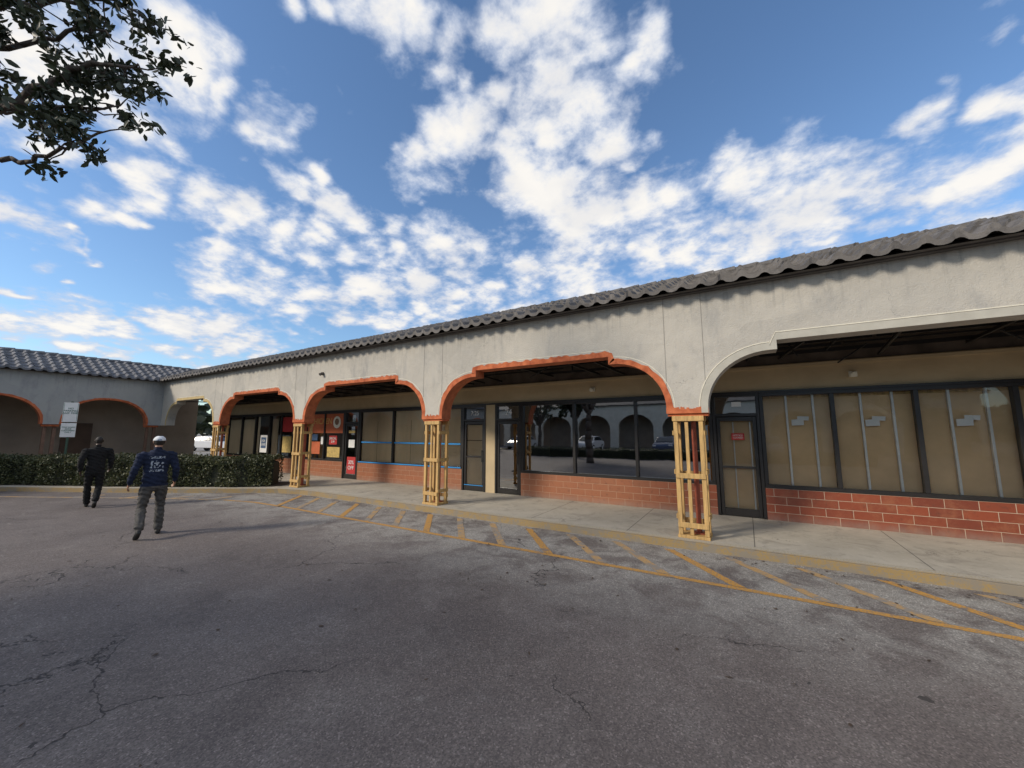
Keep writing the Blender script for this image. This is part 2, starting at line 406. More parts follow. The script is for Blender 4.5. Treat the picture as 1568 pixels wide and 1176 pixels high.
def tiles(name,s0,s1,zlo,zhi,depth,mp,clip,matl,parent,tw=.30,nc=6):
    spt=8; N=int((s1-s0)/tw); v=[];f=[]
    rnd=np.random.RandomState(3)
    prof=[.080*max(0,math.cos(2*math.pi*(k/spt)))**.8 - .028*max(0,-math.cos(2*math.pi*k/spt)) for k in range(spt)]
    for c in range(nc):
        d0=depth*c/nc-.03; d1=depth*(c+1)/nc+.01
        jit=rnd.uniform(-.022,.022,N+1); jz=rnd.uniform(-.010,.010,N+1)
        base=len(v); cnt=N*spt+1
        for k in range(cnt):
            ti=min(k//spt,N-1)
            s=s0+k*tw/spt; h=prof[k%spt]
            dl=d0+jit[ti]
            zb=zlo+(zhi-zlo)*dl/depth; zt_=zlo+(zhi-zlo)*d1/depth
            for dd,zz in((dl,zb-.005+h*.6-.03),(dl,zb+.045+h+jz[ti]),(d1,zt_+h*.9)):
                v.append(mp(clip(s,dd),dd,zz))
        for k in range(cnt-1):
            a=base+3*k;b=a+3
            f+=[(a,b,b+1,a+1),(a+1,b+1,b+2,a+2)]
    return mesh(name,v,f,matl,parent)
DZ=(4.36,5.30); R_=DZ[1]
tiles('roof_tiles_main',-26.6,11.3,DZ[0],DZ[1],2.2,lambda s,d,z:(s,6.98+d,z),lambda s,d:max(s,-23.95-d),M_tile,bld)
mb=MB()
mb.quad([(-23.95,7.05,4.325),(11.3,7.05,4.325),(11.3,9.18,R_-.04),(-26.1,9.18,R_-.04)],0)
mb.quad([(-23.95,7.05,4.315),(11.3,7.05,4.315),(11.3,7.3,4.315),(-23.95,7.3,4.315)],0)
mb.quad([(-26.1,9.2,R_-.02),(11.3,9.2,R_-.02),(11.3,10.0,4.9),(-26.1,10.0,4.9)],0)
mb.quad([(-23.2,9.6,4.9),(11.3,9.6,4.9),(11.3,22,4.9),(-23.2,22,4.9)],1)
mb.done('roof_deck',[M_fascia,M_int],bld)
mb=MB()
x=-26.0
while x<11:
    mb.cyl((x,9.2,R_+.0),(x+.42,9.2,R_+.015),.08,.095,10); x+=.40
mb.done('ridge_cap_tiles',[M_tile],bld)
YW=9.6
mb=MB()
mb.box(-23.2,11.3,21.8,22,0,4.9,0); mb.box(-23.2,-23.0,YW,22,0.0,4.9,0); mb.box(11.1,11.3,YW,22,0,4.9,0)
mb.done('rear_and_side_walls',[M_wall],bld)
mb=MB()
mb.quad([(-23,YW+.1,.14),(11,YW+.1,.14),(11,21.7,.14),(-23,21.7,.14)],1)
mb.quad([(-23,14.5,.14),(11,14.5,.14),(11,14.5,3.9),(-23,14.5,3.9)],0)
for x in(-16.4,-12.45,-7.6,-1.0): mb.quad([(x,YW+.2,.14),(x,14.5,.14),(x,14.5,3.9),(x,YW+.2,3.9)],0)
mb.quad([(-23,YW+.2,2.95),(11,YW+.2,2.95),(11,14.5,2.95),(-23,14.5,2.95)],0)
mb.done('shop_interiors',[M_int,M_intf],bld)
mb=MB(); mb.box(-23.0,11.1,YW,YW+.15,2.72,3.28,0); mb.box(-23.0,11.1,YW-.05,YW,2.70,2.745,1); mb.box(-23.0,11.1,YW-.035,YW,3.20,3.26,0)
mb.done('header_wall',[M_wall,M_frame],bld)
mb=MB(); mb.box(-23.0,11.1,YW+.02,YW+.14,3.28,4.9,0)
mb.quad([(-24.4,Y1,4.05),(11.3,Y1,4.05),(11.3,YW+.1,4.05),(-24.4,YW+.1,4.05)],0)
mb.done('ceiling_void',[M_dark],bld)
mb=MB()
x=-24
while x<11: mb.box(x,x+.05,Y1,YW,3.86,4.04); x+=.61
mb.done('ceiling_joists',[M_joist],bld)
mb=MB(); r=random.Random(4)
for y in(7.85,8.35,8.85,9.35):
    x=-23
    while x<11:
        L=r.uniform(1.5,4)
        if r.random()<.8: mb.box(x,min(11,x+L),y-.02,y+.02,3.44+r.uniform(-.02,.02),3.49)
        x+=L+.05
x=-22.9
while x<11:
    if r.random()<.75:
        zz=3.42+r.uniform(-.06,.03)
        mb.beam((x,Y1+.02,zz+r.uniform(-.05,.05)),(x+r.uniform(-.2,.2),YW-.05,zz+r.uniform(-.08,.05)),.04,.045)
    if r.random()<.6: mb.beam((x+.2,r.choice([7.85,8.35,8.85]),3.46),(x+.2+r.uniform(-.1,.1),8.3,4.0),.012,.012)
    x+=.58
for k in range(18):
    x=r.uniform(-20,6); y=r.uniform(7.9,9); mb.beam((x,y,3.45),(x+r.uniform(-.6,.6),y+r.uniform(-.3,.3),3.15+r.uniform(0,.2)),.03,.02)
mb.done('hanging_ceiling_channels',[M_black],bld)
mb=MB()
for x in(-3.4,1.75,4.1): mb.box(x,x+.12,YW-.06,YW,2.93,3.03,0); mb.cyl((x+.06,YW-.06,2.98),(x+.06,YW-.13,2.96),.04,.05,10,0)
mb.done('emergency_light_boxes',[M_bead],bld)
doors=[(-.62,.26),(-6.36,-5.48),(-7.58,-6.70),(-13.42,-12.52),(-16.9,-16.0)]
segs=[(.26,11.1),(-5.48,-.62),(-12.52,-7.58),(-16.0,-13.42),(-23.0,-16.9)]
mb=MB()
for a,b in segs: mb.box(a+.002,b-.002,YW-.04,YW+.15,.13,.755)
mb.box(-6.70,-6.36,YW-.02,YW+.15,.13,2.70,1)
mb.done('tiled_knee_wall',[M_brick,M_wall],bld)
fr=MB(); gl=MB(); 
def pane(a,b,z0,z1,gi): gl.quad([(a,YW+.03,z0),(b,YW+.03,z0),(b,YW+.03,z1),(a,YW+.03,z1)],gi)
Z0,Z1=.757,2.70
def unit(muls,gi):
    for x in muls: fr.box(x-.035,x+.035,YW-.03,YW+.09,Z0+.07,Z1-.07)
    a,b=muls[0]-.035,muls[-1]+.035
    fr.box(a,b,YW-.045,YW+.10,Z0,Z0+.07); fr.box(a,b,YW-.03,YW+.09,Z1-.07,Z1)
    for p,q in zip(muls[:-1],muls[1:]): pane(p+.03,q-.03,Z0+.06,Z1-.06,gi)
unit([.30,1.46,2.63,3.80,5.0,6.2,7.4,8.6,9.8,11.05],0)
unit([-5.44,-3.88,-2.28,-.66],1)
unit([-12.48,-10.7,-9.15,-7.62],0)
unit([-15.96,-14.7,-13.46],1)
unit([-22.9,-21.5,-20.2,-18.9,-17.9,-16.94],0)
def door(a,b,gi,rail=True):
    z0=.135;zt=2.22
    fr.box(a,a+.06,YW-.04,YW+.10,z0,Z1); fr.box(b-.06,b,YW-.04,YW+.10,z0,Z1)
    fr.box(a+.06,b-.06,YW-.04,YW+.10,Z1-.06,Z1); fr.box(a+.06,b-.06,YW-.04,YW+.10,zt,zt+.06)
    pane(a+.06,b-.06,zt+.06,Z1-.06,1)
    la,lb=a+.068,b-.068
    fr.box(la,la+.07,YW-.01,YW+.04,z0+.01,zt-.01); fr.box(lb-.07,lb,YW-.01,YW+.04,z0+.01,zt-.01)
    fr.box(la+.07,lb-.07,YW-.01,YW+.04,z0+.01,z0+.16); fr.box(la+.07,lb-.07,YW-.01,YW+.04,zt-.10,zt-.01)
    if rail: fr.box(la+.07,lb-.07,YW-.012,YW+.038,1.12,1.17)
    gl.quad([(la+.07,YW+.015,z0+.16),(lb-.07,YW+.015,z0+.16),(lb-.07,YW+.015,zt-.1),(la+.07,YW+.015,zt-.1)],gi)
    fr.box(lb-.055,lb-.03,YW-.07,YW-.05,1.0,1.35); fr.box(lb-.055,lb-.03,YW-.06,YW-.01,1.02,1.04); fr.box(lb-.055,lb-.03,YW-.06,YW-.01,1.31,1.33)
for i,(a,b) in enumerate(doors): door(a,b,[0,1,0,1,1][i],rail=i in(0,2))
fr.done('storefront_frames',[M_frame],bld,bevel=.004)
gl.done('storefront_glass',[M_glass,M_glassD],bld)
mb=MB()
def cover(a,b,z0,z1,y,mi): mb.quad([(a,y,z0),(b,y,z0),(b,y,z1),(a,y,z1)],mi)
cover(.3,11.0,.76,2.7,YW+.16,0)
cover(-12.48,-7.62,.8,2.68,YW+.07,1)
for x in(-11.6,-9.9,-8.4): mb.box(x,x+.008,YW+.062,YW+.066,.8,2.3,3)
cover(-7.50,-6.78,.3,2.1,YW+.055,1)
mb.box(-7.5,-6.78,YW+.046,YW+.05,1.62,1.645,3)
cover(-22.85,-20.25,.8,2.5,YW+.07,1); cover(-20.1,-19.9,.8,2.6,YW+.07,1); cover(-18.8,-18.3,.8,2.5,YW+.07,1)
mb.quad([(-.50,YW+.12,.2),(.14,YW+.12,.2),(.14,YW+.12,2.15),(-.50,YW+.12,2.15)],0)
cover(-5.35,-4.75,.8,2.62,YW+.35,1)
for a,b in[(.30,1.46),(1.46,2.63),(2.63,3.80),(3.80,5.0),(5.0,6.2)]:
    for k in(.36,.74):
        x=a+(b-a)*k; mb.box(x,x+.035,YW+.09,YW+.15,.80,2.66,2)
    x=a+(b-a)*.42+random.uniform(-.04,.04); zz=random.uniform(-.06,.08)
    mb.quad([(x,YW+.085,1.98+zz),(x+.20,YW+.085,1.99+zz),(x+.20,YW+.085,2.12+zz),(x,YW+.085,2.10+zz)],4)
    mb.quad([(x+.1,YW+.08,2.09+zz),(x+.28,YW+.08,2.08+zz),(x+.29,YW+.08,2.16+zz),(x+.1,YW+.08,2.17+zz)],4)
mb.box(.34,11,YW+.135,YW+.155,2.58,2.66,5)
mb.box(.06,.085,YW+.06,YW+.10,.2,2.1,2); mb.box(-.25,-.23,YW+.06,YW+.10,.2,2.1,2)
mb.box(-12.44,-7.66,YW+.022,YW+.026,1.49,1.54,6)
mb.box(-12.48,-7.62,YW-.05,YW-.046,.775,.81,6)
mb.box(-7.5,-6.80,YW-.016,YW-.013,.29,.31,6)
mb.box(-15.9,-13.5,YW+.018,YW+.022,1.85,2.62,7)
mb.box(-13.2,-12.7,YW+.008,YW+.012,.32,.95,8)
mb.box(-14.5,-13.7,YW+.018,YW+.022,.9,1.3,9); mb.box(-15.7,-15.0,YW+.018,YW+.022,1.0,1.5,7)
mb.box(-14.95,-14.75,YW+.018,YW+.022,1.4,1.7,4); mb.box(-14.4,-13.9,YW+.018,YW+.022,1.4,1.75,8); mb.box(-15.6,-15.2,YW+.018,YW+.022,1.55,1.8,10)
mb.box(-13.15,-12.8,YW+.008,YW+.012,1.3,1.6,4)
mb.box(-19.7,-19.1,YW+.018,YW+.022,.95,1.75,4); mb.box(-19.62,-19.18,YW+.012,YW+.016,1.15,1.65,10)
mb.box(-17.85,-17.0,YW+.018,YW+.022,1.9,2.55,8); mb.box(-17.8,-17.1,YW+.018,YW+.022,1.0,1.7,9)
for k in range(9): mb.box(-18.2+k*.1,-18.14+k*.1,YW+.05,YW+.055,.85,1.75,4)
mb.box(-.28,-.04,YW-.004,YW+.0,1.72,1.86,8)
mb.box(-13.15,-12.8,YW-.0,YW+.012,1.85,1.95,9)
mb.box(-.24,-.06,YW+.018,YW+.022,2.43,2.53,4)
M_pblue=mat('poster_blue',(.05,.1,.2),.2,8)
mb.done('window_coverings_and_posters',[M_paper,M_ply,M_stud,M_joist,M_white,M_wood,M_tape,M_orsign,M_red,mat('poster_yellow',(.5,.36,.12),.3,9),M_pblue],bld)
rx=(math.pi/2,0,0)
text('poster_text','CHICKEN',.34,(-15.0,YW+.012,2.32),rx,mat('poster_lettering',(.62,.36,.10),.1),bld)
text('poster_text','SPECIAL\n5.99',.13,(-14.15,YW+.012,1.57),rx,M_white,bld)
M_face=mat('poster_portrait',(.22,.12,.07),.3,20)
mb=MB(); mb.cyl((-13.95,YW+.014,2.28),(-13.95,YW+.010,2.28),.24,.24,24,0); mb.cyl((-13.95,YW+.009,2.30),(-13.95,YW+.007,2.30),.13,.13,20,1); mb.done('poster_medallion',[M_bead,M_face],bld)
text('door_sign_text','NOTICE\nCLOSED',.05,(-.16,YW-.010,1.79),rx,M_white,bld)
text('red_poster_text','30%\nOFF',.2,(-12.95,YW+.004,.64),rx,M_white,bld)
text('suite_number','7:25',.19,(-7.14,YW+.02,2.46),rx,M_white,bld)
text('suite_number','24',.24,(-5.92,YW+.02,2.46),rx,M_white,bld)
text('poster_text','FOR\nLEASE',.16,(-19.4,YW+.008,1.4),rx,M_white,bld)
# ------------------------------------------------------------------ wing
wing=empty('arcade_wing_building')
X0=-24.2
mpW=lambda s,d,z:(X0-(d*.33 if d>0 else d),s,z)
ops=[];bw=[]
y=4.1
lst=[]
while y>-16: lst.append((y,y+2.6)); y-=3.2
for a,b in reversed(lst):
    o=arch(a,b,1.2,2.33,3.36,step=.06); ops.append((o,1)); bw.append(o)
facade('wing_arcade_beam',ops,-18.0,Y0,ZT,mpW,[M_stuccoW_shade,M_soffit_or],wing)
for o in bw: band('wing_terracotta_arch_band',o,.085,mpW,M_orange,wing,jag=.012)
mb=MB(); mb.box(X0-.02,X0+.1,-18,6.98+.1,ZT-.005,ZT+.06); mb.done('fascia_wing',[M_fascia],wing)
tiles('roof_tiles_wing',-18,9.3,DZ[0],DZ[1],2.2,lambda s,d,z:(-23.93-d,s,z),lambda s,d:min(s,6.98+d),M_tileW,wing,tw=.31)
mb=MB()
mb.quad([(-23.98,-18,4.32),(-23.98,7.0,4.32),(-26.1,9.12,R_-.04),(-26.1,-18,R_-.04)],0)
mb.quad([(-26.12,-18,R_-.02),(-26.12,9.2,R_-.02),(-27,9.2,4.9),(-27,-18,4.9)],0)
mb.quad([(-26.6,-18,4.9),(-26.6,9.5,4.9),(-40,9.5,4.9),(-40,-18,4.9)],0)
mb.done('wing_roof_deck',[M_fascia],wing)
mb=MB(); y=-18
while y<9: mb.cyl((-26.13,y,R_),(-26.13,y+.42,R_+.015),.08,.095,10); y+=.40
mb.done('wing_ridge_cap_tiles',[M_tileW],wing)
mb=MB()
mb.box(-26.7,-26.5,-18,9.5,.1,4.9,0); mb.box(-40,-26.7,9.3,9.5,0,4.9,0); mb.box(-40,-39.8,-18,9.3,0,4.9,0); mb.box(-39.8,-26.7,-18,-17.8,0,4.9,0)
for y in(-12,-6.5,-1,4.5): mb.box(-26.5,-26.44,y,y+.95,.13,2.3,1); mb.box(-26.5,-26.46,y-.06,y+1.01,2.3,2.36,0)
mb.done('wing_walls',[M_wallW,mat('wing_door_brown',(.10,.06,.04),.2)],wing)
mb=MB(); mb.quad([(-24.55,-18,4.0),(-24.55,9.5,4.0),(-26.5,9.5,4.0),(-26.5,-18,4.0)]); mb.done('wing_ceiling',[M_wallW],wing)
mb=MB(); y=3.8
ys=[6.95]
while y>-16: ys.append(y); y-=3.2
for y in ys:
    for dy in(-.13,.13): mb.box(-24.43,-24.33,y+dy-.05,y+dy+.05,.13,2.12,0)
    mb.box(-24.50,-24.25,y-.24,y+.24,2.12,2.205,1); mb.box(-24.48,-24.28,y-.2,y+.2,.13,.20,0)
mb.done('wing_columns',[M_brown,M_orange],wing,bevel=.005)
# opposite side of the plaza (behind the viewer; seen in the shop windows)
opp=empty('opposite_arcade_building')
M_pale=mat('pale_stucco',(.62,.58,.50),.1,2)
ops=[]; x=-33.5
while x<14: ops.append((arch(x+.5,x+4.5,1.9,2.4,3.9,z0=0,step=0,n=16),0)); x+=5
facade('opposite_arcade_wall',ops,-33.6,16.4,5.0,lambda s,d,z:(s,-27+.35*(1-d) if d>0 else -26.65,z),[M_pale],opp,z0=0)
mb=MB(); mb.box(-33.6,16.4,-40,-29.5,0,5.0,0); mb.box(-34,16.8,-40.2,-26.4,5.0,5.12,1); mb.quad([(-33.6,-27,4.6),(16.4,-27,4.6),(16.4,-29.5,4.6),(-33.6,-29.5,4.6)],0)
mb.quad([(-34,-26.3,5.12),(16.8,-26.3,5.12),(16.8,-28.6,6.1),(-34,-28.6,6.1)],1); mb.quad([(-34,-31,5.12),(16.8,-31,5.12),(16.8,-28.6,6.1),(-34,-28.6,6.1)],1)
mb.done('opposite_walls_and_roof',[M_wallW,M_tile],opp)
# ------------------------------------------------------------------ shoring posts
def shoring(x,y,rot=0,z0=.13,z1=2.16,seed=0):
    r=random.Random(seed); e=empty('wooden_shoring_post',(x,y,z0),rot)
    H=z1-z0; m=MB(); w=.20; d=.15; a=.034
    for sx in(-1,1):
        for sy in(-1,1):
            m.box(sx*w-a,sx*w+a,sy*d-a,sy*d+a,.05,H-.09)
    m.box(-w-.045,w+.045,-d-.05,d+.05,0,.048)
    m.box(-w-.05,w+.05,-d-.05,-d+.03,H-.088,H); m.box(-w-.05,w+.05,d-.03,d+.05,H-.088,H)
    for sy in(-1,1):
        yy=sy*(d+a+.012)
        for z in(.18+r.uniform(-.03,.05),.98+r.uniform(-.08,.06)):
            m.box(-w-a+.002,w+a-.002,yy-.01,yy+.01,z,z+.085)
    for sx in(-1,1):
        xx=sx*(w+a+.012)
        for z in(.30,1.04,1.70): m.box(xx-.01,xx+.01,-d-a,d+a,z,z+.08)
    m.box(-.055,.0,-d-.02,-d+.018,.05,H-.1) 
    m.done('timber_frame',[M_wood],e,bevel=.004)
    m=MB(); m.cyl((0.06,.05,.05),(0.06,.05,H),.04,.04,14); m.box(-.03,.16,-.04,.14,.0505,.07); m.done('steel_column',[M_steel],e)
    return e
for i,p in enumerate(P[1:6]): shoring(p+random.uniform(-.02,.02),7.43,random.uniform(-.03,.03),seed=i)
# ------------------------------------------------------------------ foliage
def leaf_mat(name,cols,trans=.25):
    m,t,b,co=newmat(name)
    g=t.n.new('ShaderNodeNewGeometry')
    c=t.ramp(g.outputs['Random Per Island'],[(0,cols[0]),(.5,cols[1]),(1,cols[2])])
    c=t.mix(t.mapr(t.noise(co,1.6,2),.35,.65,0,.5),c,tuple(x*.55 for x in cols[0]))
    t.l.new(c,b.inputs['Base Color']); b.inputs['Roughness'].default_value=.5
    tr=t.n.new('ShaderNodeBsdfTranslucent'); t.l.new(c,tr.inputs[0])
    mx=t.n.new('ShaderNodeMixShader'); mx.inputs[0].default_value=trans
    out=[n for n in t.n if n.type=='OUTPUT_MATERIAL'][0]
    t.l.new(b.outputs[0],mx.inputs[1]); t.l.new(tr.outputs[0],mx.inputs[2]); t.l.new(mx.outputs[0],out.inputs['Surface'])
    return m
M_leaf=leaf_mat('tree_leaves',[(.025,.035,.016),(.035,.048,.022),(.05,.065,.03)],.15)
M_hedge=leaf_mat('hedge_leaves',[(.045,.058,.022),(.085,.10,.038),(.15,.145,.065)],.15)
M_bark=mat('tree_bark',(.075,.06,.05),.35,9,.9,.6,25)
def leaves(centers,rs,length,width):
    N=len(centers)
    d=rs.normal(size=(N,3)); d[:,2]-=.3; d/=np.linalg.norm(d,axis=1)[:,None]
    q=rs.normal(size=(N,3)); s=np.cross(d,q); s/=np.linalg.norm(s,axis=1)[:,None]; u=np.cross(s,d)
    L=(length*rs.uniform(.7,1.3,N))[:,None]; W=(width*rs.uniform(.7,1.3,N))[:,None]
    c=centers
    v=np.stack([c,c+d*L*.35+s*W*.5+u*W*.15,c+d*L*.75+s*W*.38+u*W*.15,c+d*L,c+d*L*.75-s*W*.38+u*W*.15,c+d*L*.35-s*W*.5+u*W*.15],1).reshape(-1,3)
    return v
def fastmesh(name,v,nper,matl,parent):
    N=len(v)//nper
    me=bpy.data.meshes.new(name); me.vertices.add(len(v)); me.vertices.foreach_set('co',v.astype(np.float32).ravel())
    b=np.arange(N)*nper
    idx=np.stack([b,b+1,b+2,b+3,b,b+3,b+4,b+5],1).ravel().astype(np.int32)
    me.loops.add(len(idx)); me.loops.foreach_set('vertex_index',idx)
    me.polygons.add(2*N); me.polygons.foreach_set('loop_start',(np.arange(2*N)*4).astype(np.int32))
    me.update(calc_edges=True); me.validate()
    me.materials.append(matl)
    o=bpy.data.objects.new(name,me); sc.collection.objects.link(o); o.parent=parent
    return o
rs=np.random.RandomState(21); n_=420
pts=np.stack([rs.uniform(-12,6,n_),np.where(rs.rand(n_)<.5,rs.uniform(.6,6.9,n_),6.95-np.abs(rs.normal(0,.15,n_))),np.full(n_,.012)],1)
lv=leaves(pts,rs,.055,.026).reshape(-1,6,3); lv[:,:,2]=.010+(lv[:,:,2]-.012)*.12; lv[:,:,2]=np.maximum(lv[:,:,2],.007)
fastmesh('fallen_leaves',lv.reshape(-1,3),6,mat('dry_leaves',(.07,.045,.028),.5,3),None)
def limb_mesh(mb,pts,r0,r1,n=8):
    N=len(pts)
    for i in range(N-1):
        a=r0+(r1-r0)*i/(N-1); b=r0+(r1-r0)*(i+1)/(N-1)
        mb.cyl(pts[i],pts[i+1],a,b,n)
def smoothpath(pts,k,rnd,w):
    out=[]
    P_=[Vector(p) for p in pts]
    for i in range(len(P_)-1):
        p0=P_[max(0,i-1)];p1=P_[i];p2=P_[i+1];p3=P_[min(len(P_)-1,i+2)]
        for j in range(k):
            t=j/k
            q=.5*((2*p1)+(p2-p0)*t+(2*p0-5*p1+4*p2-p3)*t*t+(3*p1-p0-3*p2+p3)*t**3)
            if out: q=q+Vector((rnd.uniform(-w,w),rnd.uniform(-w,w),rnd.uniform(-w,w)))
            out.append(q)
    out.append(P_[-1]); return out
def tree(name,trunk,limbs,seed,twigs_per_m=3.2,leaf=(.10,.045),per=26,twl=(.4,.9),r_tr=(.24,.15),up=.25):
    rnd=random.Random(seed); rs=np.random.RandomState(seed)
    e=empty(name,(0,0,0)); mb=MB()
    tp=smoothpath(trunk,3,rnd,.03); limb_mesh(mb,tp,r_tr[0],r_tr[1],12)
    cen=[]
    for L,r0,leafstart in limbs:
        p=smoothpath(L,5,rnd,.035); limb_mesh(mb,p,r0,.012,7)
        tot=len(p)
        for i in range(int(tot*leafstart),tot):
            seg=(p[i]-p[i-1]).length
            for k in range(max(1,int(seg*twigs_per_m+rnd.random()))):
                d=Vector((rnd.gauss(0,1),rnd.gauss(0,1),rnd.gauss(up,.7))).normalized()
                ln=rnd.uniform(*twl); q=p[i]
                tw=[q]
                for j in range(4):
                    q=q+(d+Vector((rnd.gauss(0,.25),rnd.gauss(0,.25),rnd.gauss(0,.25)-.03*j))).normalized()*ln/4; tw.append(q)
                limb_mesh(mb,tw,.011,.003,5)
                for j in range(per):
                    t=rnd.uniform(.55,1.1)*4; a=min(3,int(t)); c=tw[a].lerp(tw[a+1],t-a)
                    cen.append((c.x+rnd.gauss(0,.05),c.y+rnd.gauss(0,.05),c.z+rnd.gauss(0,.05)))
    mb.done('trunk_and_limbs',[M_bark],e,smooth=True)
    fastmesh('leaves',leaves(np.array(cen),rs,*leaf),6,M_leaf,e)
    return e
F=(-8.4,-4.0,3.0)
limbs=[([F,(-8.5,-2.4,4.6),(-8.3,-.8,5.5),(-8.05,.42,6.1),(-7.6,.7,6.38),(-7.0,1.0,6.62),(-6.45,1.30,6.62)],.11,.5),
 ([(-8.45,-1.8,5.0),(-8.3,-.6,5.25),(-8.1,.5,5.42),(-7.7,.75,5.44),(-7.3,.93,5.55),(-6.85,1.15,5.72)],.045,.72),
 ([(-8.3,-.8,5.5),(-8.1,-.1,6.4),(-7.8,.5,6.9),(-7.2,.85,7.1),(-6.85,1.05,7.1)],.05,.35),
 ([(-8.3,-.8,5.5),(-8.0,.0,6.9),(-7.6,.5,7.4),(-7.0,.95,7.6),(-6.6,1.15,7.4)],.05,.35),
 ([(-8.05,.42,6.1),(-7.7,.6,6.0),(-7.2,1.0,6.1),(-6.8,1.2,6.1)],.03,.3),
 ([F,(-8.6,-3.0,5.4),(-8.6,-2,7.2),(-8.2,-.5,8.4),(-7.7,.3,8.6)],.10,.4),
 ([F,(-9.4,-5.0,5.0),(-10.4,-6.0,6.4),(-11.2,-6.6,7.0)],.10,.4),
 ([F,(-7.6,-5.0,5.0),(-6.6,-6.0,6.2),(-5.6,-6.6,6.8)],.10,.4),
 ([F,(-9.6,-3.4,5.2),(-11.0,-2.8,6.5),(-11.8,-2.4,6.9)],.09,.4),
 ([F,(-7.6,-3.8,5.2),(-6.4,-3.8,6.4),(-5.4,-3.6,6.8)],.09,.45),
 ([F,(-8.4,-4.6,5.8),(-8.6,-5,7.8),(-8.8,-5.2,9.0)],.09,.4)]
tree('shade_tree',[(-8.4,-4.05,-.05),(-8.45,-4.0,1.4),F],limbs,5,twigs_per_m=5.5,per=34,leaf=(.115,.055),twl=(.3,.75))
def gentree(name,x,y,h,sp,seed,per=16,leaf=(.22,.11),nl=9):
    rnd=random.Random(seed); f=(x+.1,y,h*.35); L=[]
    for k in range(nl):
        a=k*2.4; rr=sp*rnd.uniform(.35,1); zz=h*rnd.uniform(.6,1)
        L.append(([f,(x+math.cos(a)*rr*.45,y+math.sin(a)*rr*.45,h*.35+(zz-h*.35)*.6),(x+math.cos(a)*rr,y+math.sin(a)*rr,zz)],.1,.35))
    tree(name,[(x,y,-.05),(x+.05,y,h*.2),f],L,seed,twigs_per_m=4,per=per,leaf=leaf,twl=(.5,1.2))
gentree('shade_tree',-18,-16,7,3.2,11); gentree('shade_tree',9,-16,7,3.2,13)
gentree('shade_tree',-11.2,-8.6,8.0,3.8,16,per=34,leaf=(.34,.2),nl=14)  # extra tree out of view, added with a dense crown to shade the lower-left asphalt
gentree('shade_tree',-50,30,6.5,4,15)
def hedge(name,path,width,h,z0,n,seed):
    rs=np.random.RandomState(seed); e=empty(name)
    pts=[Vector((x,y)) for x,y in path]
    L=[0]
    for a,b in zip(pts[:-1],pts[1:]): L.append(L[-1]+(b-a).length)
    def at(s):
        for i in range(len(pts)-1):
            if s<=L[i+1] or i==len(pts)-2:
                t=(s-L[i])/(L[i+1]-L[i]); p=pts[i].lerp(pts[i+1],t); d=(pts[i+1]-pts[i]).normalized(); return p,Vector((-d.y,d.x))
    v=[];f=[];K=60
    for k in range(K+1):
        p,nn=at(L[-1]*k/K); hh=h-.10; w=width/2-.12
        if k in(0,K): hh*=.9;w*=.7
        for o,z in((-w,0),(-w*1.0,hh*.8),(-w*.8,hh),(w*.8,hh),(w,hh*.8),(w,0)): v.append((p.x+nn.x*o,p.y+nn.y*o,z0+z+random.uniform(-.02,.02)))
    for k in range(K):
        for j in range(5): a=6*k+j; f.append((a,a+1,a+7,a+6))
    f.append((0,1,2,3,4,5)); f.append(tuple(6*K+i for i in range(6)))
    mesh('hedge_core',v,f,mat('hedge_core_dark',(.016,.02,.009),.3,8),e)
    C=[]
    for i in range(n):
        s=rs.uniform(-.08,L[-1]+.08); p,nn=at(min(max(s,0),L[-1])); 
        lump=.05*math.sin(s*2.7)+.035*math.sin(s*6.1+1)+.03*math.sin(s*13+2)
        g=rs.rand()
        hh=h+lump*.7
        if g<.42: o=rs.uniform(-width/2,width/2); z=hh-abs(rs.normal(0,.045))- .12*(abs(o)/(width/2))**4+ (rs.rand()<.06)*rs.uniform(0,.10)
        else:
            side=-1 if rs.rand()<.5 else 1; z=rs.uniform(.03,hh-.05); o=side*(width/2+lump-abs(rs.normal(0,.06))+.03*math.sin(z*9+s*5))
        C.append((p.x+nn.x*o,p.y+nn.y*o,z0+z))
    fastmesh('hedge_foliage',leaves(np.array(C),rs,.065,.04),6,M_hedge,e)
hedge('hedge',[(-13.75,7.3),(-14.3,6.75),(-17.3,5.05),(-21.5,3.1),(-22.9,1.6),(-23.3,-1.5),(-23.3,-6)],1.05,.93,.138,60000,1)
hedge('hedge',[(-16,-9.5),(6,-9.5)],1.0,.7,0,14000,2)
rs=np.random.RandomState(8); C=[]
for k in range(260):
    a=rs.uniform(0,2*math.pi); R=rs.uniform(90,130); cx,cy=R*math.cos(a),R*math.sin(a); hh=rs.uniform(5,8.5)
    p=rs.normal(size=(70,3)); p/=np.linalg.norm(p,axis=1)[:,None]; p*=rs.uniform(.75,1,(70,1))
    C.append(p*np.array([4.5,4.5,hh*.5])+np.array([cx,cy,hh*.5]))
e=empty('distant_treeline'); fastmesh('treeline_foliage',leaves(np.concatenate(C),rs,2.0,1.3),6,M_leaf,e)
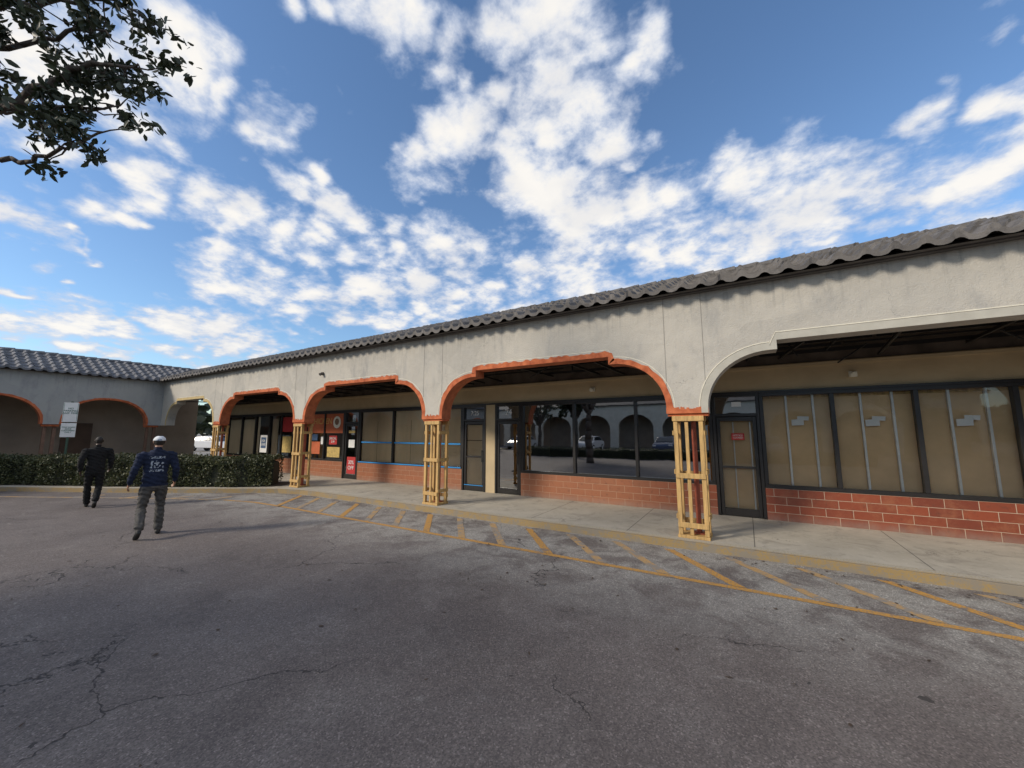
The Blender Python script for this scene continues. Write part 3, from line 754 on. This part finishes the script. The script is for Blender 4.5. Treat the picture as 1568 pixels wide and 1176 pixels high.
# ------------------------------------------------------------------ sign
sg=empty('parking_sign',(-20.9,3.72,.13),math.radians(62))
mb=MB(); mb.box(-.025,.025,-.03,.03,0,2.86,0); mb.done('sign_post',[mat('green_sign_post',(.05,.09,.06),.2)],sg)
mb=MB(); mb.box(-.19,.19,-.05,-.034,2.12,2.82,0); mb.box(-.19,.19,-.05,-.034,1.58,2.08,0)
for sx in(-.177,.169):
    mb.box(sx,sx+.008,-.052,-.05,2.14,2.80,1)
mb.done('sign_panels',[M_white,mat('sign_green',(.02,.16,.09),.1)],sg,bevel=.004)
G=mat('sign_green_ink',(.02,.13,.08),.1)
text('sign_text','NO\nPARKING\nANY TIME',.085,(0,-.054,2.52),rx,G,sg)
text('sign_text','TOW AWAY\nZONE\nCUSTOMERS\nONLY',.06,(0,-.054,1.84),rx,G,sg)
# ------------------------------------------------------------------ cars
def car(x,y,rot,col):
    e=empty('parked_car',(x,y,0),rot)
    cm=mat('car_paint',col,.03,2,.25); gm=mat('car_glass',(.02,.025,.03),.1,2,.08); tm=mat('tyre',(.02,.02,.02),.1)
    side=[(-2.2,.35),(-2.25,.75),(-2.05,.98),(-1.1,1.05),(.2,1.05),(1.2,.98),(2.0,.82),(2.22,.62),(2.2,.32)]
    cab=[(-1.75,1.02),(-1.25,1.45),(-.2,1.52),(.35,1.45),(1.15,1.0)]
    def ext(pr,w0,w1,m,name,bev):
        N=len(pr); v=[(px,-w0 if pz<1.2 else -w1,pz) for px,pz in pr]+[(px,w0 if pz<1.2 else w1,pz) for px,pz in pr]
        f=[tuple(range(N)),tuple(reversed(range(N,2*N)))]+[(i,i+N,(i+1)%N+N,(i+1)%N) for i in range(N)]
        o=mesh(name,v,f,m,e); bm=o.modifiers.new('b','BEVEL'); bm.width=bev; bm.segments=3; return o
    ext(side,.9,.9,cm,'body',.07); ext(cab,.84,.66,cm,'cabin',.04)
    ins=[(px*.93-.02,pz+.03) for px,pz in[(-1.5,1.06),(-1.15,1.38),(.3,1.38),(.95,1.04)]]
    ext(ins,.86,.715,gm,'side_windows',.01)
    mb=MB(); mb.quad([(.42,-.6,1.44),(.42,.6,1.44),(1.2,.75,1.04),(1.2,-.75,1.04)]); mb.quad([(-1.3,-.6,1.46),(-1.3,.6,1.46),(-1.8,.75,1.06),(-1.8,-.75,1.06)]); mb.done('windscreens',[gm],e)
    mb=MB()
    for wx in(-1.35,1.38):
        for s in(-1,1): mb.cyl((wx,s*.93,.33),(wx,s*.7,.33),.33,.33,20,0); mb.cyl((wx,s*.94,.33),(wx,s*.93,.33),.19,.2,14,1)
    mb.done('wheels',[tm,M_stud],e)
    mb=MB()
    for s in(-1,1): mb.box(2.14,2.24,s*.7-.16,s*.7+.16,.62,.74,0); mb.box(-2.27,-2.2,s*.72-.14,s*.72+.14,.72,.9,1)
    mb.done('lamps',[M_white,M_red],e)
car(-46.5,18.2,math.radians(25),(.7,.71,.72)); car(-62,26,math.radians(100),(.25,.03,.03))
car(-14,-19.5,math.radians(90),(.65,.65,.66)); car(-6.5,-19.6,math.radians(90),(.08,.1,.16)); car(1.5,-19.5,math.radians(90),(.35,.35,.36)); car(-22,-19.5,math.radians(90),(.5,.5,.5))
# ------------------------------------------------------------------ people
def person(name,loc,rot,H,pose,mats,voxel=.0085,cap=None,hair=True,baggy=0):
    e=empty(name,loc,rot); k=H/1.765
    V=[];Fc=[];samples=[]
    def ring(c,ax,rx_,ry_,ref,n=14):
        ax=ax.normalized(); r=ref-ax*ref.dot(ax); r.normalize(); u=ax.cross(r)
        return [c+r*rx_*math.cos(2*math.pi*i/n)+u*ry_*math.sin(2*math.pi*i/n) for i in range(n)]
    def tube(pts,rad,label,ref=(1,0,0),n=14,caps=True):
        ref=Vector(ref); pts=[Vector(p) for p in pts]
        rad=[r if isinstance(r,tuple) else(r,r) for r in rad]
        a0=(pts[0]-pts[1]).normalized(); a1=(pts[-1]-pts[-2]).normalized()
        rr0=min(rad[0])*.6; rr1=min(rad[-1])*.6
        P2=[pts[0]+a0*rr0,pts[0]+a0*rr0*.7]+pts+[pts[-1]+a1*rr1*.7,pts[-1]+a1*rr1]
        R2=[tuple(x*.25 for x in rad[0]),tuple(x*.75 for x in rad[0])]+rad+[tuple(x*.75 for x in rad[-1]),tuple(x*.25 for x in rad[-1])]
        b=len(V)
        for i,(p,r) in enumerate(zip(P2,R2)):
            ax=P2[min(i+1,len(P2)-1)]-P2[max(0,i-1)]
            V.extend(ring(p,ax,r[0],r[1],ref,n))
        for i in range(len(P2)-1):
            for j in range(n): Fc.append((b+i*n+j,b+i*n+(j+1)%n,b+(i+1)*n+(j+1)%n,b+(i+1)*n+j))
        Fc.append(tuple(b+j for j in reversed(range(n)))); Fc.append(tuple(b+(len(P2)-1)*n+j for j in range(n)))
        for i in range(len(pts)-1):
            for t in np.linspace(0,1,7):
                p=pts[i].lerp(pts[i+1],float(t)); r=(sum(rad[i])*(1-t)+sum(rad[i+1])*t)/2; samples.append((p.x,p.y,p.z,r,label))
    SK,SH,PA,SO,HA=0,1,2,3,4
    lean=pose.get('lean',0.02)
    T=[(0,0,.90),(0,0,.98),(0,.0,1.08),(0,lean*.5,1.20),(0,lean,1.33),(0,lean,1.42),(0,lean,1.485)]
    R=[(.165,.115),(.178,.125),(.168,.118),(.172,.118),(.200,.125),(.205,.112),(.13,.08)]
    tube(T[1:],R[1:],SH,n=20); tube([(0,0,.86),(0,0,.97)],[(.155,.115),(.172,.122)],PA,n=20)
    hx=pose.get('head',(0,0)); hc=Vector((hx[0],lean+.03+hx[1],1.665))
    tube([(0,lean,1.47),(hx[0]*.6,lean+.01,1.58)],[.062,.056],SK)
    tube([hc+Vector((0,.012,-.085)),hc+Vector((0,.012,-.05)),hc+Vector((0,.0,0)),hc+Vector((0,-.004,.05)),hc+Vector((0,-.006,.085))],[(.045,.055),(.062,.08),(.075,.095),(.076,.097),(.055,.07)],SK,n=18)
    tube([hc+Vector((0,.098,.01)),hc+Vector((0,.112,-.022))],[(.008,.01),(.013,.012)],SK,n=8)
    for s in(-1,1): tube([hc+Vector((s*.078,-.01,-.022)),hc+Vector((s*.083,-.014,.022))],[(.007,.014),(.009,.02)],SK,n=8)
    tube([hc+Vector((-.02,.088,-.055)),hc+Vector((.02,.088,-.055))],[.008,.008],SK,ref=(0,0,1),n=8)
    for side,s in(('L',-1),('R',1)):
        sh,el,wr=[Vector(q) for q in pose['arm'+side]]
        b1=baggy
        tube([Vector((s*.12,lean,1.43)),sh],[(.06,.085),(.066,.07)],SH,ref=(0,0,1))
        tube([sh,sh.lerp(el,.5),el,el.lerp(wr,.35),wr-(wr-el)*.06],[.066+b1,.058+b1,.048+b1,.046+b1,.034+b1],SH,ref=(0,1,0))
        hd=(wr-el).normalized()
        hd=(hd+Vector((0,.25,0))).normalized()
        pal=Vector((-s,0,0)) ; lat=Vector((0,1,0)); lat=(lat-hd*lat.dot(hd)).normalized()
        pal=(pal-hd*pal.dot(hd)-lat*pal.dot(lat)).normalized()
        tube([wr-hd*.02,wr+hd*.02,wr+hd*.055,wr+hd*.088],[(.026,.021),(.033,.019),(.041,.017),(.039,.015)],SK,ref=lat,n=12)
        for fi,(off,ln) in enumerate([(.030,.072),(.010,.082),(-.010,.076),(-.029,.060)]):
            b0=wr+hd*.085+lat*off
            d1=(hd+pal*.25).normalized(); d2=(hd+pal*.8).normalized(); d3=(hd+pal*1.5).normalized()
            p1=b0+d1*ln*.45; p2=p1+d2*ln*.32; p3=p2+d3*ln*.23
            tube([b0,p1,p2,p3],[.0095,.009,.0082,.0072],SK,ref=lat,n=8)
        t0=wr+hd*.03+lat*.03; t1=t0+(hd*.7+lat*.6+pal*.25).normalized()*.035; t2=t1+(hd+lat*.15+pal*.3).normalized()*.03
        tube([t0,t1,t2],[.014,.011,.009],SK,ref=pal,n=8)
        hip,kn,an,toe=[Vector(q) for q in pose['leg'+side]]
        tube([hip,hip.lerp(kn,.3),hip.lerp(kn,.65),kn,kn.lerp(an,.3),kn.lerp(an,.7),an+(kn-an).normalized()*.02],[(.092,.105),(.092,.10),(.078,.084),(.066,.070),(.070,.074),(.066,.068),(.066,.070)],PA,ref=(1,0,0))
        fd=(toe-an); hl=an+Vector((0,0,-.045))-Vector((fd.x,fd.y,0)).normalized()*.035 if not pose.get('heel'+side) else Vector(pose['heel'+side])
        mid=hl.lerp(toe,.5)+Vector((0,0,.01))
        tube([hl,mid,toe,toe+(toe-mid).normalized()*.05],[(.036,.042),(.043,.04),(.046,.032),(.036,.022)],SO,ref=(1,0,0),n=12)
        tube([an+Vector((0,0,.01)),hl.lerp(mid,.45)],[.042,.04],SO,n=10)
    me=bpy.data.meshes.new('tmp'); me.from_pydata([tuple(p*k) for p in V],[],Fc)
    o=bpy.data.objects.new('tmp',me); sc.collection.objects.link(o)
    m=o.modifiers.new('r','REMESH'); m.mode='VOXEL'; m.voxel_size=voxel; m.use_smooth_shade=True
    m2=o.modifiers.new('s','SMOOTH'); m2.iterations=3; m2.factor=.5
    dg=bpy.context.evaluated_depsgraph_get(); bm_=bpy.data.meshes.new_from_object(o.evaluated_get(dg))
    bpy.data.objects.remove(o)
    bm_.name='body'; bm_.materials.clear()
    for mm in mats: bm_.materials.append(mm)
    N=len(bm_.polygons); c=np.empty(N*3); bm_.polygons.foreach_get('center',c); c=c.reshape(-1,3)/k
    best=np.full(N,1e9); lab=np.zeros(N,int)
    for x,y,z,r,l in samples:
        d=np.sqrt((c[:,0]-x)**2+(c[:,1]-y)**2+(c[:,2]-z)**2)-r
        w=d<best; best[w]=d[w]; lab[w]=l
    lab[(lab==PA)&(c[:,2]>.885)&(np.abs(c[:,0])<.2)]=SH
    if hair:
        hh=(lab==SK)&(c[:,2]>hc.z-.055)&(((c[:,1]<hc.y+.0)&(np.abs(c[:,0]-hc.x)<.079))|(c[:,2]>hc.z+.055))
        lab[hh]=HA
    bm_.polygons.foreach_set('material_index',lab.astype(np.int32)); bm_.polygons.foreach_set('use_smooth',[True]*N)
    nv=len(bm_.vertices); vc_=np.empty(nv*3); bm_.vertices.foreach_get('co',vc_); vc_=vc_.reshape(-1,3)
    no=np.empty(nv*3); bm_.vertices.foreach_get('normal',no); no=no.reshape(-1,3)
    isc=np.zeros(nv,bool)
    vl=np.zeros(len(bm_.loops),np.int32); bm_.loops.foreach_get('vertex_index',vl)
    lt=np.zeros(N,np.int32); bm_.polygons.foreach_get('loop_total',lt); pl_=np.repeat(lab,lt)
    isc[vl[(pl_==SH)|(pl_==PA)]]=True; isc[vl[(pl_!=SH)&(pl_!=PA)]]=False
    x,y,z=vc_.T
    fold=.006*np.sin(z*48+5*np.sin(x*14+y*6))*np.sin(x*22+z*11+1)+.005*np.sin(z*83+x*35+3*np.sin(y*20))
    vc_+=no*(fold*isc)[:,None]; bm_.vertices.foreach_set('co',vc_.ravel()); bm_.update()
    ob=bpy.data.objects.new('body',bm_); sc.collection.objects.link(ob); ob.parent=e
    mb=MB()
    for s in(-1,1):
        q=(hc+Vector((s*.03,.086,.004)))*k; mb.cyl(tuple(q),tuple(q+Vector((0,.006,0))),.011,.006,10,0)
        q=(hc+Vector((s*.03,.092,.022)))*k; mb.beam(tuple(q-Vector((.014,0,0))),tuple(q+Vector((.014,0,0))),.006,.005,1)
    q=(hc+Vector((0,.094,-.053)))*k; mb.beam(tuple(q-Vector((.02,0,0))),tuple(q+Vector((.02,0,0))),.006,.005,2)
    mb.done('face_features',[M_white,M_black,M_steel],e)
    if cap:
        v=[];f=[];n=24;rows=9
        for i in range(rows):
            ph=math.pi/2*i/(rows-1)
            for j in range(n):
                t=2*math.pi*j/n; rr=math.cos(ph)
                v.append((hc+Vector((.087*rr*math.cos(t),-.002+.108*rr*math.sin(t),.025+.088*math.sin(ph))))*k)
        for i in range(rows-1):
            for j in range(n): f.append((i*n+j,i*n+(j+1)%n,(i+1)*n+(j+1)%n,(i+1)*n+j))
        b=len(v)
        for i in range(9):
            t=math.pi*(.12+.76*i/8)
            v.append((hc+Vector((.086*math.cos(t),.105*math.sin(t),.028)))*k); v.append((hc+Vector((.085*math.cos(t),.085+.105*math.sin(t),.012)))*k)
        for i in range(8): f.append((b+2*i,b+2*i+2,b+2*i+3,b+2*i+1))
        co=mesh('baseball_cap',v,f,cap,e,smooth=True)
        so=co.modifiers.new('s','SOLIDIFY'); so.thickness=.004; so.offset=1
        mb=MB(); q=(hc+Vector((0,-.11,.045)))*k; mb.box(-.03,.03,q.y-.003,q.y+.012,q.z-.012,q.z+.004); mb.done('cap_strap',[M_pblue],e)
    return e
def cloth(name,col,bscale=9,strength=.6,printed=False):
    m,t,b,co=newmat(name)
    c=t.ramp(t.noise(co,5,5,.6),[(.3,tuple(x*.75 for x in col)),(.7,tuple(x*1.2 for x in col))])
    if printed:
        sp=t.n.new('ShaderNodeSeparateXYZ'); t.l.new(co,sp.inputs[0])
        def rng(s,a,b_,w): return t.math('MULTIPLY',t.mapr(s,a-w,a+w),t.mapr(s,b_-w,b_+w,1,0))
        back=t.math('LESS_THAN',sp.outputs[1],0.0)
        def word(z0,z1,hw,sc_,thr):
            box=t.math('MULTIPLY',rng(sp.outputs[2],z0,z1,.004),rng(sp.outputs[0],-hw,hw,.01))
            return t.math('MULTIPLY',box,t.math('GREATER_THAN',t.noise(t.map(co,(1,.05,.6)),sc_,1,.5),thr))
        w=t.math('MAXIMUM',t.math('MAXIMUM',word(1.40,1.44,.105,60,.48),word(1.23,1.36,.09,34,.52)),word(1.165,1.205,.10,60,.48))
        c=t.mix(t.math('MULTIPLY',w,back),c,(.36,.40,.45))
    t.l.new(c,b.inputs['Base Color']); b.inputs['Roughness'].default_value=.95
    bp=t.n.new('ShaderNodeBump'); bp.inputs['Strength'].default_value=strength; bp.inputs['Distance'].default_value=.03
    t.l.new(t.noise(t.map(co,(1,1,.8),(.5,.3,0)),bscale,4,.5,.8),bp.inputs['Height']); t.l.new(bp.outputs[0],b.inputs['Normal'])
    return m
skinA=mat('skin_tan',(.36,.20,.13),.1,10,.55); skinB=mat('skin_dark',(.07,.038,.025),.15,10,.5)
shoeM=mat('shoe_black',(.02,.02,.02),.2,10,.6); hairM=mat('hair_dark',(.02,.015,.012),.2,40,.7)
d1=math.atan2(.20,-.98)-math.pi/2
poseA=dict(lean=.02,armL=[(-.205,.02,1.43),(-.285,-.05,1.17),(-.325,.03,.94)],armR=[(.205,.02,1.43),(.275,-.06,1.17),(.285,.06,.95)],
 legL=[(-.095,0,.90),(-.13,.06,.50),(-.16,-.27,.19),(-.175,-.17,.045)],heelL=(-.155,-.30,.15),
 legR=[(.095,0,.90),(.125,.17,.50),(.13,.17,.085),(.15,.33,.03)],head=(.01,0))
person('walking_man',(-9.42,2.83,0),d1,1.80,poseA,[skinA,cloth('navy_shirt',(.009,.016,.042),printed=True),cloth('grey_trousers',(.085,.08,.075)),shoeM,hairM],cap=mat('white_cap',(.72,.74,.76),.06,20,.8),baggy=.006)
poseB=dict(lean=.03,armL=[(-.205,.02,1.43),(-.27,-.08,1.17),(-.26,-.02,.93)],armR=[(.205,.02,1.43),(.27,.03,1.17),(.26,.14,.97)],
 legL=[(-.09,0,.90),(-.10,.14,.50),(-.08,.20,.085),(-.08,.37,.03)],
 legR=[(.09,0,.90),(.10,.06,.50),(.06,-.27,.19),(.05,-.17,.045)],heelR=(.06,-.30,.15),head=(0,.01))
person('walking_man',(-14.3,3.1,0),d1,1.75,poseB,[skinB,cloth('black_jacket',(.008,.008,.009)),cloth('black_trousers',(.008,.008,.009)),shoeM,hairM],baggy=.014,hair=True)
# ------------------------------------------------------------------ world: sky with broken clouds
w=bpy.data.worlds.new('World'); sc.world=w; w.use_nodes=True
t=NT(w.node_tree); bg=w.node_tree.nodes['Background']
STR=.12
az0=math.radians(31.1); el0=math.radians(7.15)
fw=np.array([-math.sin(az0)*math.cos(el0),math.cos(az0)*math.cos(el0),math.sin(el0)]); rt=np.array([math.cos(az0),math.sin(az0),0.]); upv=np.cross(rt,fw)
# sky chart (gnomonic, centred on azimuth 31W / elevation 7): cloud masses listed as x,y,size
CL=[(820,5,72),(890,10,66),(790,50,46),(850,90,70),(900,140,56),(870,160,62),(915,195,52),(850,215,50),(800,265,50),(850,300,70),(920,320,66),(985,315,54),(1030,308,28),(870,360,60),(1000,30,26),(975,75,24),(1000,190,22),(960,240,26),
(440,5,22),(500,10,28),(560,12,38),(610,25,40),(650,40,36),(690,70,32),(722,108,20),(690,215,54),(640,240,38),(735,200,38),(425,195,36),(460,190,22),(655,295,12),(765,150,24),(600,240,16),
(1130,215,26),(1165,250,46),(1205,205,24),(1240,300,50),(1180,325,50),(1310,285,44),(1120,370,48),(1045,365,44),(1160,370,50),(1240,350,50),(1350,320,40),(1430,310,46),(1490,270,66),(1545,230,66),(1385,165,28),(1415,210,18),(1500,150,26),(1540,150,30),(1545,45,26),(1560,90,22),
(80,215,22),(110,235,24),(150,255,28),(215,280,30),(290,300,30),(350,330,32),(420,350,34),(480,380,36),(255,195,38),(210,160,44),(290,110,48),(240,70,60),(150,90,60),(60,80,70),(20,180,40),(340,130,20),
(50,345,36),(90,365,14),(190,340,28),(225,350,16),(130,295,9),(120,380,8),(330,385,28),(390,430,50),(440,455,38),(350,440,38),(490,430,36),(500,395,28),(555,445,34),(600,480,32),(640,440,32),(600,400,30),(690,385,46),(745,390,28),(510,325,38),(450,315,28),(490,268,22),(610,355,26),(550,340,26),
(800,425,44),(860,420,46),(920,425,46),(740,450,32),(650,490,30),(700,480,32),(970,400,28),(345,255,14),(560,380,26),(780,470,26),(515,150,12),
(30,495,40),(100,505,44),(160,520,36),(270,510,30),(330,520,34),(400,540,30),(30,440,14),(110,435,9),(1000,380,34),(1080,400,38)]
HW,HH=1536,768
u=(np.arange(HW)+.5)/HW; vv=(np.arange(HH)+.5)/HH
lon=-(u-.5)*2*math.pi; lat=(vv-.5)*math.pi
LON,LAT=np.meshgrid(lon,lat)
D=np.stack([np.cos(LAT)*np.cos(LON),np.cos(LAT)*np.sin(LON),np.sin(LAT)],-1).astype(np.float32)
def vnoise(p,rs_):
    g=rs_.rand(64,64).astype(np.float32); i=np.floor(p).astype(int); f_=p-i; f_=f_*f_*(3-2*f_)
    x0,y0=i[...,0]%64,i[...,1]%64; x1,y1=(x0+1)%64,(y0+1)%64
    return (g[x0,y0]*(1-f_[...,0])+g[x1,y0]*f_[...,0])*(1-f_[...,1])+(g[x0,y1]*(1-f_[...,0])+g[x1,y1]*f_[...,0])*f_[...,1]
rn=np.random.RandomState(5)
PLN=D[...,:2]/(np.maximum(D[...,2:],0)+.22)
def fbm(p,o):
    s=0;a=1;tot=0
    for k in range(o): s=s+a*(vnoise(p*2**k+7.3*k,rn)-.5); tot+=a; a*=.55
    return s/tot
W_=np.stack([fbm(PLN*5.5,4),fbm(PLN*5.5+19,4),fbm(PLN*5.5+41,4)],-1)
DD=D+W_*.13
Fm=np.full((HH,HW),-1.,np.float32)
for x,y,r in CL:
    ray=rt*(x-784)+upv*(588-y)+fw*590; L=np.linalg.norm(ray); c=ray/L; rr=r/L*1.22
    Fm=np.maximum(Fm,1-np.linalg.norm(DD-c.astype(np.float32),axis=-1)/rr)
beh=np.clip((.46-(D@fw))/.16,0,1)
gen=fbm(PLN*1.6+3,3)*5+.3-(1-beh)*6
Fm=np.clip(np.maximum(Fm,gen),-.7,.75)
img=bpy.data.images.new('cloud_cover_map',HW,HH,float_buffer=True); img.colorspace_settings.name='Non-Color'
q=(Fm+.7)/1.45
img.pixels.foreach_set(np.stack([q,q,q,np.ones_like(q)],-1).astype(np.float32).ravel()); img.update(); img.pack()
sky=t.n.new('ShaderNodeTexSky'); sky.sky_type='NISHITA'; sky.sun_disc=False; sky.sun_elevation=SUN_EL; sky.sun_rotation=SUN_AZ
sky.air_density=1.1; sky.dust_density=.4; sky.ozone_density=2.5
d=t.vm('NORMALIZE',t.n.new('ShaderNodeTexCoord').outputs['Generated'])
sx=t.n.new('ShaderNodeSeparateXYZ'); t.l.new(d,sx.inputs[0]); z=t.math('MAXIMUM',sx.outputs[2],0.0)
pl=t.vm('SCALE',d,t.math('DIVIDE',1.0,t.math('ADD',z,.22)))
ev=t.n.new('ShaderNodeTexEnvironment'); ev.image=img; ev.interpolation='Linear'; t.l.new(d,ev.inputs[0])
F_=t.math('MULTIPLY_ADD',ev.outputs[0],1.45,-.7)
fb=t.noise(pl,5.5,7,.60,.15); fb2=t.noise(pl,17,4,.62,.2)
f=t.math('ADD',F_,t.math('MULTIPLY',t.math('SUBTRACT',fb,.5),2.7))
f=t.math('ADD',f,t.math('MULTIPLY',t.math('SUBTRACT',fb2,.5),1.0))
dens=t.mapr(f,-.20,.66)
thick=t.mapr(f,.15,1.0)
ccol=t.mix(thick,(.60,.68,.84),(1.0,.965,.91))
ccol=t.mix(t.mapr(t.noise(pl,3.2,3),.50,.66,0,.38),ccol,(.68,.70,.76))
cs=t.vm('SCALE',ccol,1/STR)
skc=t.mix(1.0,sky.outputs[0],(1.14,1.30,1.45),'MULTIPLY')
mixc=t.mix(t.math('MULTIPLY',dens,.97),skc,cs)
t.l.new(mixc,bg.inputs['Color']); bg.inputs['Strength'].default_value=STR
w.cycles.sampling_method='MANUAL'; w.cycles.sample_map_resolution=512
S_=Vector((math.sin(SUN_AZ)*math.cos(SUN_EL),math.cos(SUN_AZ)*math.cos(SUN_EL),math.sin(SUN_EL)))
sl=bpy.data.lights.new('sun','SUN'); sl.energy=3.1; sl.angle=math.radians(10); sl.color=(1,.89,.74)
so=bpy.data.objects.new('sun',sl); sc.collection.objects.link(so); so.rotation_euler=(-S_).to_track_quat('-Z','Y').to_euler(); so.location=(-20,-20,30)
cd=bpy.data.cameras.new('camera'); cd.sensor_width=36; cd.lens=590/1568*36; cd.clip_end=3000; cd.clip_start=.05
co_=bpy.data.objects.new('camera',cd); sc.collection.objects.link(co_); co_.location=(0,0,1.88)
co_.rotation_euler=(math.radians(97.15),0,math.radians(31.1)); sc.camera=co_
